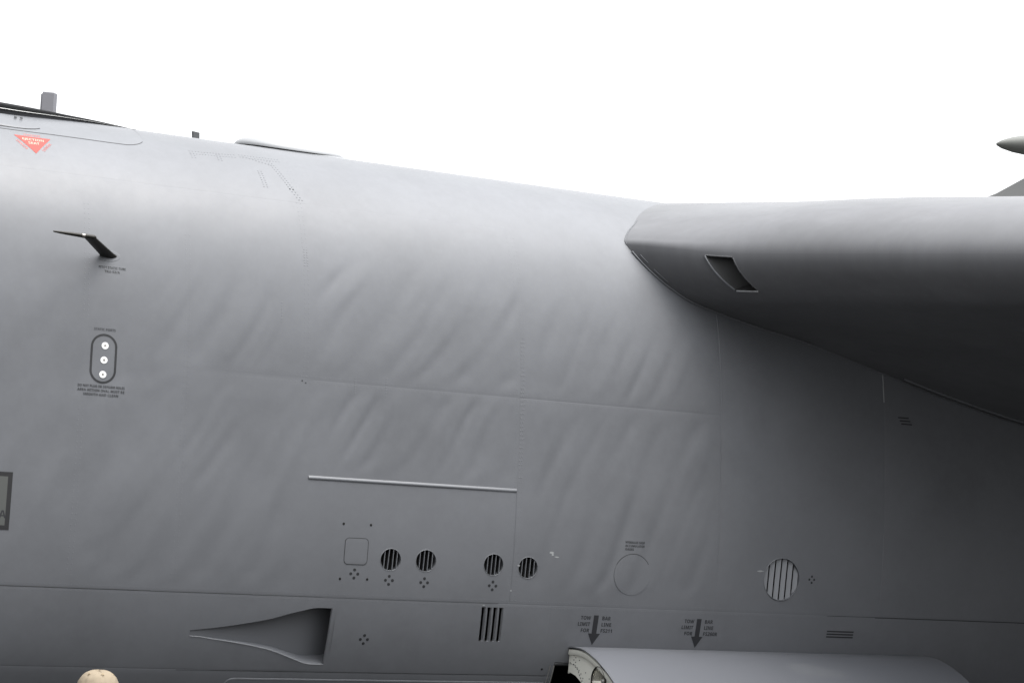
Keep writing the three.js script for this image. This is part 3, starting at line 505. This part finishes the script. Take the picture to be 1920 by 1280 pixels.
{
  const yT = YC + EB, a = new THREE.Group(); a.name = 'antenna'; a.position.set(2.296, yT - 0.01, 0); bomber.add(a);
  const sh = new THREE.Shape(); for (const [x, z] of [[-0.034, -0.025], [0.034, -0.02], [0.036, 0.012], [0.016, 0.03], [-0.036, 0.02]]) sh.lineTo(x, -z);
  mesh('blade', new THREE.ExtrudeGeometry(sh, { depth: 0.235, bevelSize: 0.004, bevelThickness: 0.006, bevelSegments: 2 }).rotateX(-Math.PI / 2).translate(0, 0.02, 0), new THREE.MeshStandardMaterial({ color: 0x77777c, roughness: 0.55 }), a, 'upright grey blade antenna on the roof');
  mesh('foot', new THREE.CylinderGeometry(0.044, 0.05, 0.03, 24).translate(0, 0.018, 0), M.lip, a);
  const b = new THREE.Group(); b.name = 'small_antenna'; b.position.set(3.122, yT - 0.01, 0); bomber.add(b);
  const s2 = new THREE.Shape(); for (const [x, y] of [[-0.026, 0], [0.026, 0], [0.019, 0.154], [-0.016, 0.158]]) s2.lineTo(x, y);
  mesh('blade', new THREE.ExtrudeGeometry(s2, { depth: 0.02, bevelSize: 0.003, bevelThickness: 0.004, bevelSegments: 2 }).translate(0, 0, -0.01), M.inside, b, 'stubby dark fin antenna on the roof');
  mesh('foot', new RoundedBoxGeometry(0.08, 0.02, 0.05, 2, 0.006).translate(0, 0.006, 0), M.lip, b);
}

// ------------------------------------------------------------------ wing
const root = (t) => t.map(([c, y]) => [Math.sqrt(c), y]);
const LOW = root([[0, 0], [0.003, -0.03], [0.01, -0.054], [0.03, -0.094], [0.06, -0.132], [0.11, -0.176], [0.23, -0.244], [0.39, -0.288], [0.64, -0.345], [0.9, -0.395], [1.17, -0.465], [1.41, -0.53], [1.86, -0.645], [2.39, -0.75], [4, -0.92], [6, -1.02], [8, -1.04], [9.8, -0.98]]);
const UPP = root([[0, 0], [0.003, 0.024], [0.01, 0.046], [0.03, 0.084], [0.07, 0.136], [0.14, 0.2], [0.3, 0.288], [0.5, 0.35], [0.8, 0.403], [1.5, 0.452], [2.2, 0.457], [3.5, 0.38], [6, -0.04], [8, -0.5], [9.8, -0.96]]);
const ROOTUP = root([[0, 0], [0.003, 0.014], [0.01, 0.027], [0.03, 0.05], [0.06, 0.08], [0.13, 0.134], [0.2, 0.176], [0.33, 0.246], [0.56, 0.325], [0.9, 0.395], [1.5, 0.448], [2.2, 0.455], [3.5, 0.38], [6, -0.04], [8, -0.5], [9.8, -0.96]]);
const WING = { x: 5.172, y: 1.154, z: 1.26, sweep: 0.74, dy: -0.075, taper: 0.022 };
function wingP(z, q) { // q in -1 (lower trailing edge) .. 0 leading edge .. 1 upper
  const k = 1 - WING.taper * Math.max(0, z - 1.3), c = q * q * 9.8, rq = Math.abs(q) * Math.sqrt(9.8), y = q < 0 ? pw(LOW, rq) : lerp(pw(ROOTUP, rq), pw(UPP, rq), ss(1.28, 2.1, z));
  const wob = z > 1.5 ? 0.0012 * N.noise(z * 2.2, q * 14, 5.1) : 0, lift = 0.05 * (1 - ss(1.2, 1.85, z)) * Math.exp(-c / 0.14);
  return [WING.x + WING.sweep * (z - WING.z) + c * k, YC + WING.y + WING.dy * (z - WING.z) + y * k + wob + lift, z];
}
function wingN(z, q) { const e = 0.004, a = V3(wingP(z, Math.min(1, q + e))).sub(V3(wingP(z, Math.max(-1, q - e)))), b = V3(wingP(z + 0.01, q)).sub(V3(wingP(z - 0.01, q))); return a.cross(b).normalize().multiplyScalar(-1); }
const SQ0 = -0.014, SQ1 = -0.113, scoopZ = (v) => [lerp(1.65, 1.7, v), lerp(1.772, 1.8, v)];
const inScoop = (z, q) => { const v = (q - SQ0) / (SQ1 - SQ0); if (v < 0 || v > 1) return false; const [a, b] = scoopZ(v); return z > a && z < b; };
let wing;
{
  const zs = [...range(0.75, 1.5, 12), ...range(1.53, 1.62, 3), ...range(1.626, 1.836, 35), ...range(1.9, 4.5, 38), ...range(4.8, 17, 30)], qs = [...range(-1, -0.13, 100), ...range(-0.1285, 0, 70), ...range(0.002, 1, 140)], pos = [], idx = [], uv = [], nq = qs.length;
  zs.forEach((z, i) => qs.forEach((q, j) => { pos.push(...wingP(z, q)); uv.push(q * Math.abs(q) * 9.8, z); if (i && j && !inScoop((z + zs[i - 1]) / 2, (q + qs[j - 1]) / 2)) { const a = i * nq + j; idx.push(a, a - 1, a - nq, a - 1, a - nq - 1, a - nq); } }));
  const mid = qs.findIndex((q) => Math.abs(q) < 1e-9); for (const i of [0, zs.length - 1]) for (let j = 0; j < mid; j++) { const a = i * nq + j, b = i * nq + Math.min(nq - 1, mid + Math.round((mid - j) * (nq - 1 - mid) / mid)); const b2 = i * nq + mid + Math.round((mid - j - 1) * (nq - 1 - mid) / mid), f = [a, a + 1, b, a + 1, b2, b]; idx.push(...(i ? f : f.reverse())); }
  const g = build(pos, idx, null, uv);
  wing = mesh('wing', g, M.wing, bomber, 'swept wing leaving the shoulder of the fuselage, bright on top and nearly black below');
}
// seal bead where the lower wing surface meets the hull
function rootPath(q) { // z at which the wing skin at q pierces the hull
  let a = 0.75, b = 1.6; const f = (z) => { const p = wingP(z, q); return Math.pow(Math.abs(p[2]) / EA, EN) + Math.pow(Math.abs(p[1] - YC) / EB, EN) - 1; };
  for (let i = 0; i < 40; i++) { const m = (a + b) / 2; if (f(m) < 0) a = m; else b = m; } return a;
}
{
  const qs = range(0.02, 0.75, 70).map((q) => -q), pts = qs.map((q) => { const z = rootPath(q) + 0.004; const p = wingP(z, q), n = wingN(z, q); return V3(p).addScaledVector(n, 0.004); });
  mesh('root_seal', new THREE.TubeGeometry(new THREE.CatmullRomCurve3(pts), 160, 0.005, 8), M.plain, wing);
  { const q2 = range(Math.sqrt(1.5 / 9.8), 0.7, 50).map((q) => { const z = rootPath(-q) + 0.045; return V3(wingP(z, -q)).addScaledVector(wingN(z, -q), 0.003); }); mesh('root_seal', new THREE.TubeGeometry(new THREE.CatmullRomCurve3(q2), 120, 0.007, 8), M.plain, wing); }
  for (const [a, b, o] of [[0.028, 0.05, 0.03], [0.066, 0.1, 0.028]]) { const q2 = range(a, b, 6).map((q) => { const z = rootPath(-q) + o; return V3(wingP(z, -q)).addScaledVector(wingN(z, -q), 0.001); }); mesh('root_strip', new THREE.TubeGeometry(new THREE.CatmullRomCurve3(q2), 20, 0.0026, 6), M.plain, wing); }
  const up = range(0.005, 0.16, 24).map((q) => { const z = rootPath(q) + 0.006; return V3(wingP(z, q)).addScaledVector(wingN(z, q), 0.001); });
  mesh('root_seal', new THREE.TubeGeometry(new THREE.CatmullRomCurve3(up), 60, 0.0018, 6), M.plain, wing);
}
// air scoop standing off the lower leading edge
{
  const g = new THREE.Group(); g.name = 'scoop'; wing.add(g);
  const at = (u, v, o) => { const q = lerp(SQ0, SQ1, v), [a, b] = scoopZ(v), z = lerp(a, b, u); return V3(wingP(z, q)).addScaledVector(wingN(z, q), o).toArray(); };
  const grid = (f, nu, nv) => { const pos = [], idx = []; for (let j = 0; j <= nv; j++) for (let i = 0; i <= nu; i++) { pos.push(...f(i / nu, j / nv)); if (i && j) { const a = j * (nu + 1) + i; idx.push(a, a - 1, a - nu - 1, a - 1, a - nu - 2, a - nu - 1); } } return build(pos, idx); };
  const dp = (u) => -0.002 - 0.075 * Math.pow(u, 0.8);
  mesh('floor', grid((u, v) => at(u, v, dp(u)), 12, 16), M.rubber2, g);
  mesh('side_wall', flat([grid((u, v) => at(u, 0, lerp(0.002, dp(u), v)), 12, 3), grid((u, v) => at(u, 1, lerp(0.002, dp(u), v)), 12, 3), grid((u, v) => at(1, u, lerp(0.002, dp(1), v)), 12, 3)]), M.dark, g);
  const bead = (pts, r, m) => mesh('lip', new THREE.TubeGeometry(new THREE.CatmullRomCurve3(pts.map((p) => V3(p))), 48, r, 8), m, g);
  bead(range(0, 1, 12).map((v) => at(-0.03, v, 0.002)), 0.006, M.plain); bead(range(0, 1, 8).map((u) => at(u, 1.03, 0.002)), 0.006, M.lip);
  bead(range(0, 1, 8).map((u) => at(u, -0.02, -0.001)), 0.003, M.wing); bead(range(0, 1, 12).map((v) => at(1.03, v, -0.001)), 0.003, M.wing);
}

// ------------------------------------------------------------------ wheel well and gear door
{
  const g = new THREE.Group(); g.name = 'wheel_well'; bomber.add(g);
  const box = (w, h, d, x, y, z) => new THREE.BoxGeometry(w, h, d).translate(x, YC + y, z);
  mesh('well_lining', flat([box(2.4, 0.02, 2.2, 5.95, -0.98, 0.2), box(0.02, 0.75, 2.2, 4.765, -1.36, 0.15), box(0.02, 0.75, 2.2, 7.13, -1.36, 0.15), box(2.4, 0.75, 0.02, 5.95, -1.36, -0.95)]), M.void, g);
  const edge = range(-1.06, -1.45, 10).map((y) => [4.776, SY(y)]);
  mesh('edge_trim', ribbon(edge, 0.007, 0.004, 0.004), M.bare, g);
  mesh('edge_trim', ribbon(edge.map(([x, s]) => [x - 0.022, s]), 0.004, 0.003, 0.003), M.bare, g);
  mesh('header', ribbon([[4.776, sWell - 0.012], [7.12, sWell - 0.012]], 0.02, 0.001, 0.012), M.gap_line, g);
}
{
  const door = new THREE.Group(); door.name = 'gear_door'; bomber.add(door);
  const ARC = [[1.30, -0.99], [1.346, -0.976], [1.44, -0.972], [1.557, -0.984], [1.673, -1.022], [1.77, -1.068], [1.872, -1.13], [1.95, -1.195], [2.05, -1.31], [2.12, -1.45], [2.15, -1.6], [2.15, -1.75]];
  const curve = new THREE.CatmullRomCurve3(ARC.map(([z, y]) => new THREE.Vector3(0, y + YC, z))), pts = curve.getSpacedPoints(64);
  const nrm = pts.map((_, i) => { const a = pts[Math.max(0, i - 1)], b = pts[Math.min(64, i + 1)]; const d = b.clone().sub(a).normalize(); return new THREE.Vector3(0, d.z, -d.y); });
  const sheet = (x0, x1, o0, o1) => { const pos = [], idx = [], uv = [], xs = range(x0, x1, 40); const prof = [...pts.map((p, i) => [p, nrm[i], o0]), ...pts.map((p, i) => [p, nrm[i], o1]).reverse()];
    prof.push(prof[0]); xs.forEach((x, k) => prof.forEach(([p, n, o], i) => { const w = o + 0.0008 * N.noise(x * 3, i * 0.15, 6.6); pos.push(x, p.y + n.y * w, p.z + n.z * w); uv.push(x, i * 0.02); if (k && i) { const m = prof.length, a = k * m + i; idx.push(a, a - m, a - 1, a - 1, a - m, a - m - 1); } }));
    const m = prof.length; for (const k of [0, xs.length - 1]) for (let i = 0; i < 64; i++) { const a = k * m + i, b = k * m + 129 - i; const f = [a, b, a + 1, a + 1, b, b - 1]; idx.push(...(k ? f.reverse() : f)); }
    return build(pos, idx, null, uv).toNonIndexed(); };
  const sk = mesh('door_skin', sheet(4.838, 7.07, 0.003, 0.008), M.plate, door); { const g2 = sk.geometry; g2.computeVertexNormals(); }
  // smooth the long faces again
  { const pos = [], idx = [], uv = [], nor = [], xs = range(4.842, 7.066, 60); xs.forEach((x, k) => pts.forEach((p, i) => { const w = 0.0086 + 0.0009 * N.noise(x * 2.2, i * 0.12, 6.6); pos.push(x, p.y + nrm[i].y * w, p.z + nrm[i].z * w); nor.push(0, nrm[i].y, nrm[i].z); uv.push(x, i * 0.015); if (k && i) { const a = k * 65 + i; idx.push(a, a - 1, a - 65, a - 1, a - 66, a - 65); } })); mesh('outer_skin', build(pos, idx, nor, uv), M.doorp, door); }
  // white front rib with its flange
  const rib = new THREE.Shape(), inner = [];
  const at = (i, o) => [-(pts[i].z + nrm[i].z * o), pts[i].y + nrm[i].y * o];
  for (let i = 4; i <= 64; i++) { const [a, b] = at(i, -0.006); i === 4 ? rib.moveTo(a, b) : rib.lineTo(a, b); }
  for (const [z, y] of [[2.02, -1.75], [1.98, -1.6], [1.9, -1.45], [1.76, -1.3], [1.6, -1.19], [1.52, -1.143], [1.45, -1.108], [1.41, -1.098], [1.385, -1.093], [1.367, -1.099]]) rib.lineTo(-z, y + YC);
  rib.closePath();
  const lampHole = new THREE.Path(); lampHole.absarc(-1.705, YC - 1.127, 0.073, 0, Math.PI * 2, true); rib.holes.push(lampHole);
  mesh('front_rib', new THREE.ExtrudeGeometry(rib, { depth: 0.006, bevelSize: 0.0015, bevelThickness: 0.0015, bevelSegments: 2, curveSegments: 24 }).rotateY(Math.PI / 2).translate(4.853, 0, 0), M.white, door);
  { const pos = [], idx = []; for (let i = 4; i <= 64; i++) { const k = i - 4; for (const [x, o] of [[4.842, -0.006], [4.843, -0.03], [4.85, -0.034], [4.859, -0.034]]) pos.push(x, pts[i].y + nrm[i].y * o, pts[i].z + nrm[i].z * o); if (k) for (let c = 0; c < 3; c++) { const a = k * 4 + c; idx.push(a, a + 1, a - 4, a + 1, a - 3, a - 4); } } mesh('flange', build(pos, idx), M.white, door); }
  const rv = []; for (let i = 0; i < 9; i++) rv.push([1.4 + i * 0.022, -1.05 - i * 0.012 * (i * 0.16)]); for (let i = 0; i < 12; i++) rv.push([1.47 + i * 0.013, -1.075 - i * 0.0145]); for (let i = 0; i < 6; i++) rv.push([1.43 + (i % 2) * 0.02, -1.005 - i * 0.012]); rv.push([1.39, -1.045], [1.49, -1.03], [1.56, -1.09], [1.6, -1.12]);
  for (const [z, y] of rv) mesh('rivet', new THREE.CylinderGeometry(0.0032, 0.004, 0.003, 10).rotateZ(Math.PI / 2).translate(4.8515, YC + y, z), M.inside, door);
  // landing light set in the rib
  const li = new THREE.Group(); li.name = 'landing_light'; li.position.set(4.848, YC - 1.127, 1.705); li.scale.set(0.76, 0.76, 0.76); bomber.add(li);
  const lat = (p, m, n) => mesh(n, new THREE.LatheGeometry(p.map((v) => new THREE.Vector2(...v)), 40).rotateZ(Math.PI / 2), m, li);
  lat([[0.098, -0.02], [0.1, 0.004], [0.094, 0.009], [0.088, 0.006], [0.086, -0.02]], M.burnt, 'bezel');
  lat([[0.012, -0.055], [0.03, -0.053], [0.055, -0.04], [0.075, -0.02], [0.087, 0.0]], new THREE.MeshStandardMaterial({ color: 0xe8e6da, roughness: 0.12, metalness: 1 }), 'reflector');
  lat([[0.0, -0.022], [0.013, -0.024], [0.015, -0.035], [0.015, -0.056]], M.bare, 'bulb_shield');
  lat([[0.0, 0.022], [0.03, 0.02], [0.06, 0.013], [0.087, 0.001]], new THREE.MeshPhysicalMaterial({ color: 0xffffff, roughness: 0.03, transmission: 1, thickness: 0, ior: 1.5 }), 'lens');
}

// ------------------------------------------------------------------ person, only the cap's crown in view
{
  const p = new THREE.Group(); p.name = numbered('person'); p.position.set(2.135, 0, 2.39); scene.add(p);
  tag(p, 'person standing by the aircraft at lower left, only the pale tan cap showing', 'person');
  const smin = (a, b, k) => { const h = Math.max(0, Math.min(1, 0.5 + 0.5 * (b - a) / k)); return lerp(b, a, h) - k * h * (1 - h); };
  const field = (res, c, half, bones, k, name, m) => {
    const mc = new MarchingCubes(res, m, false, false, 400000); mc.isolation = 0;
    const r2 = res, d = mc.field;
    for (let z = 0; z < r2; z++) for (let y = 0; y < r2; y++) for (let x = 0; x < r2; x++) {
      const q = [(x - r2 / 2) / (r2 / 2) * half + c[0], (y - r2 / 2) / (r2 / 2) * half + c[1], (z - r2 / 2) / (r2 / 2) * half + c[2]];
      let v = 9; for (const [a, b, ra, rb] of bones) { const ab = [b[0] - a[0], b[1] - a[1], b[2] - a[2]], l = ab[0] ** 2 + ab[1] ** 2 + ab[2] ** 2 || 1e-9; let t = ((q[0] - a[0]) * ab[0] + (q[1] - a[1]) * ab[1] + (q[2] - a[2]) * ab[2]) / l; t = Math.max(0, Math.min(1, t)); const e = Math.hypot(q[0] - a[0] - ab[0] * t, q[1] - a[1] - ab[1] * t, q[2] - a[2] - ab[2] * t) - lerp(ra, rb, t); v = smin(v, e, k); }
      d[x + y * r2 + z * r2 * r2] = -v;
    }
    mc.update(); const n = mc.count, P0 = mc.geometry.attributes.position.array.slice(0, n * 3), N0 = mc.geometry.attributes.normal.array.slice(0, n * 3);
    for (let i = 0; i < n * 3; i += 3) for (let a = 0; a < 3; a++) P0[i + a] = P0[i + a] * half + c[a];
    const g = new THREE.BufferGeometry(); g.setAttribute('position', new THREE.BufferAttribute(P0, 3)); g.setAttribute('normal', new THREE.BufferAttribute(N0, 3)); g.setAttribute('uv', new THREE.BufferAttribute(new Float32Array(n * 2), 2)); return g;
  };
  const B = [[[0, 1.0, 0], [0, 1.25, 0.0], 0.13, 0.15], [[-0.07, 1.36, 0], [0.07, 1.36, 0], 0.11, 0.11], [[-0.06, 0.93, 0], [0.06, 0.93, 0], 0.12, 0.12], [[0, 1.4, 0.0], [0, 1.54, -0.02], 0.06, 0.055]];
  for (const s of [-1, 1]) {
    B.push([[0.15 * s, 1.4, 0], [0.2 * s, 1.4, 0], 0.065, 0.06], [[0.2 * s, 1.4, 0], [0.245 * s, 1.12, 0.01], 0.052, 0.042], [[0.245 * s, 1.12, 0.01], [0.25 * s, 0.88, -0.05], 0.04, 0.029], [[0.25 * s, 0.87, -0.05], [0.25 * s, 0.79, -0.06], 0.028, 0.03],
      [[0.09 * s, 0.9, 0], [0.11 * s, 0.5, -0.01], 0.085, 0.058], [[0.11 * s, 0.5, -0.01], [0.12 * s, 0.1, 0.02], 0.056, 0.042], [[0.12 * s, 0.05, 0.03], [0.14 * s, 0.035, -0.15], 0.045, 0.033]);
    for (let f = 0; f < 4; f++) B.push([[0.25 * s, 0.79, -0.09 + f * 0.02], [0.246 * s, 0.72 + Math.abs(f - 1.4) * 0.008, -0.095 + f * 0.019], 0.01, 0.008]);
    B.push([[0.245 * s, 0.84, -0.075], [0.24 * s, 0.78, -0.11], 0.011, 0.009]);
  }
  const cloth = new THREE.MeshStandardMaterial({ color: 0x56584a, roughness: 0.9 }), skinM = new THREE.MeshStandardMaterial({ color: 0xb98a70, roughness: 0.6 });
  mesh('body', field(120, [0, 0.83, 0], 0.9, B, 0.03, 'body', cloth), cloth, p);
  const hd = [[[0, 1.66, 0.005], [0, 1.6, -0.015], 0.088, 0.07], [[0, 1.58, -0.05], [0, 1.565, -0.06], 0.05, 0.04], [[0, 1.645, -0.098], [0, 1.615, -0.112], 0.01, 0.013], [[0, 1.5, 0], [0, 1.58, 0], 0.055, 0.055], [[-0.02, 1.585, -0.094], [0.02, 1.585, -0.094], 0.008, 0.008]];
  for (const s of [-1, 1]) hd.push([[0.084 * s, 1.645, 0.0], [0.09 * s, 1.61, 0.005], 0.014, 0.01], [[0.02 * s, 1.655, -0.085], [0.045 * s, 1.655, -0.078], 0.012, 0.011]);
  mesh('head', field(64, [0, 1.62, 0], 0.2, hd, 0.018, 'head', skinM), skinM, p);
  // cap: six-panel crown with eyelets and a button, bill towards the aircraft
  const capM = new THREE.MeshStandardMaterial({ color: 0x877b69, roughness: 0.92 }), cy = 1.668;
  const cap = new THREE.Group(); cap.name = 'cap'; cap.userData.label = 'pale tan cloth cap with stitched eyelets'; p.add(cap);
  { const nu = 72, nv = 26, pos = [], idx = []; for (let j = 0; j <= nv; j++) for (let i = 0; i <= nu; i++) { const t = j / nv * Math.PI / 2, a = i / nu * 2 * Math.PI; const seam = -0.0028 * Math.exp(-(((a * 6 / (2 * Math.PI)) % 1 - 0.5) ** 2) / 0.0015 * 1) + 0.0016 * N.noise(Math.cos(a) * 4, Math.sin(a) * 4, t * 4); const k = Math.pow(Math.cos(t), 0.8), rr = (0.097 + seam) * k; pos.push(rr * 0.93 * Math.cos(a), cy + (0.109 + seam) * Math.pow(Math.sin(t), 0.8) + 0.004 * Math.sin(a * 2 + 1) * Math.sin(t), rr * 1.05 * Math.sin(a) + 0.004); if (i && j) { const m = j * (nu + 1) + i; idx.push(m, m - nu - 1, m - 1, m - 1, m - nu - 1, m - nu - 2); } }
    mesh('crown', build(pos, idx), capM, cap); }
  mesh('button', new THREE.SphereGeometry(0.0075, 14, 8).scale(1, 0.35, 1).translate(0.012, cy + 0.1095, 0.004), capM, cap);
  { const bp = [], bi = []; for (let i = 0; i <= 20; i++) for (let j = 0; j <= 6; j++) { const a = lerp(200, 340, i / 20) * R, r = lerp(1, 1.0 + 0.75 * Math.sin((a - 200 * R) / (140 * R) * Math.PI), j / 6); bp.push(0.1 * r * Math.cos(a), cy + 0.012 - 0.03 * (r - 1) - 0.012 * Math.cos(a) ** 2, 0.113 * r * Math.sin(a)); if (i && j) { const m = i * 7 + j; bi.push(m, m - 1, m - 7, m - 1, m - 8, m - 7); } } mesh('bill', build(bp, bi), capM, cap); }
  for (let i = 0; i < 6; i++) { const a = (i * 60 + 30) * R, t = 0.98, k = Math.pow(Math.cos(t), 0.8); const q = new THREE.TorusGeometry(0.0042, 0.0016, 6, 14); q.rotateX(Math.PI / 2); q.rotateZ(-0.6); q.rotateY(-a); q.translate(0.097 * k * 0.93 * Math.cos(a), cy + 0.109 * Math.pow(Math.sin(t), 0.8) + 0.002, 0.097 * k * 1.05 * Math.sin(a) + 0.004); mesh('eyelet', q, new THREE.MeshStandardMaterial({ color: 0x9a8a70, roughness: 0.9 }), cap); }
}

// ------------------------------------------------------------------ another aircraft far behind, only the tip of its tail in view
{
  const a = new THREE.Group(); a.name = numbered('distant_aircraft'); a.position.set(0, 0, 0); scene.add(a);
  tag(a, 'grey tail of another aircraft beyond the wing, pointed fairing above a sloping fin', 'aircraft');
  const gm = new THREE.MeshStandardMaterial({ color: 0x6e706c, roughness: 0.55 }), gm2 = new THREE.MeshStandardMaterial({ color: 0x7a7b7b, roughness: 0.6 });
  const o = camera.position, D = 62; const dir = (x, y, z) => o.clone().add(new THREE.Vector3(x, y, z).multiplyScalar(D));
  const nose = dir(0.6189, 0.2392, -0.7482), ax = new THREE.Vector3(0.9, 0, 0.43).normalize();
  const q = new THREE.Quaternion().setFromUnitVectors(new THREE.Vector3(0, 1, 0), ax);
  mesh('tail_fairing', new THREE.LatheGeometry([[0.001, 0], [0.05, 0.04], [0.13, 0.18], [0.23, 0.5], [0.34, 1.1], [0.4, 2.0], [0.4, 4.5], [0.3, 6], [0.05, 7.4]].map((v) => new THREE.Vector2(...v)), 32).applyQuaternion(q).translate(nose.x, nose.y, nose.z), gm, a);
  const foot = dir(0.6202, 0.2154, -0.7543);
  const sh = new THREE.Shape(); for (const [u, v] of [[0, 0], [3.0, 1.75], [3.7, 1.95], [7.2, 2.0], [7.4, -10], [-1.5, -10], [-1.5, -0.65]]) sh.lineTo(u, v);
  mesh('fin', new THREE.ExtrudeGeometry(sh, { depth: 0.3, bevelSize: 0.02, bevelThickness: 0.08, bevelSegments: 2 }).rotateY(-Math.atan2(ax.z, ax.x)).translate(foot.x + 0.1, foot.y - 0.04, foot.z + 0.05), gm2, a);
  mesh('body', new THREE.LatheGeometry([[0.001, -16], [1.2, -15], [2.4, -10], [2.6, 0], [2.2, 4], [0.4, 9]].map((v) => new THREE.Vector2(...v)), 40).applyQuaternion(q).translate(foot.x, 3.9, foot.z), gm, a);
  mesh('landing_gear', flat([-9, -2].map((t) => new THREE.CylinderGeometry(0.55, 0.55, 1.4, 24).rotateX(Math.PI / 2).translate(foot.x + ax.x * t, 0.55, foot.z + ax.z * t))), M.rubber, a);
}

// ------------------------------------------------------------------ tarmac
{
  const t = noiseTex(1024, 6, (u, v) => { const n = tileN(u, v, 6, 0.5) * 0.5 + tileN(u, v, 30, 2.5) * 0.4 + tileN(u, v, 160, 5.5) * 0.5; const k = 1 + 0.22 * n; return [42 * k, 42 * k, 41 * k]; }); t.colorSpace = THREE.SRGBColorSpace;
  const g = new THREE.PlaneGeometry(900, 900, 1, 1).rotateX(-Math.PI / 2); const uv = g.attributes.uv; for (let i = 0; i < uv.count; i++) uv.setXY(i, uv.getX(i) * 900, uv.getY(i) * 900);
  const m = mesh('tarmac', g, new THREE.MeshStandardMaterial({ map: t, roughness: 0.92 }), scene); tag(m, 'dark tarmac apron under the aircraft', 'ground', 'structure');
}
renderer.render(scene, camera);
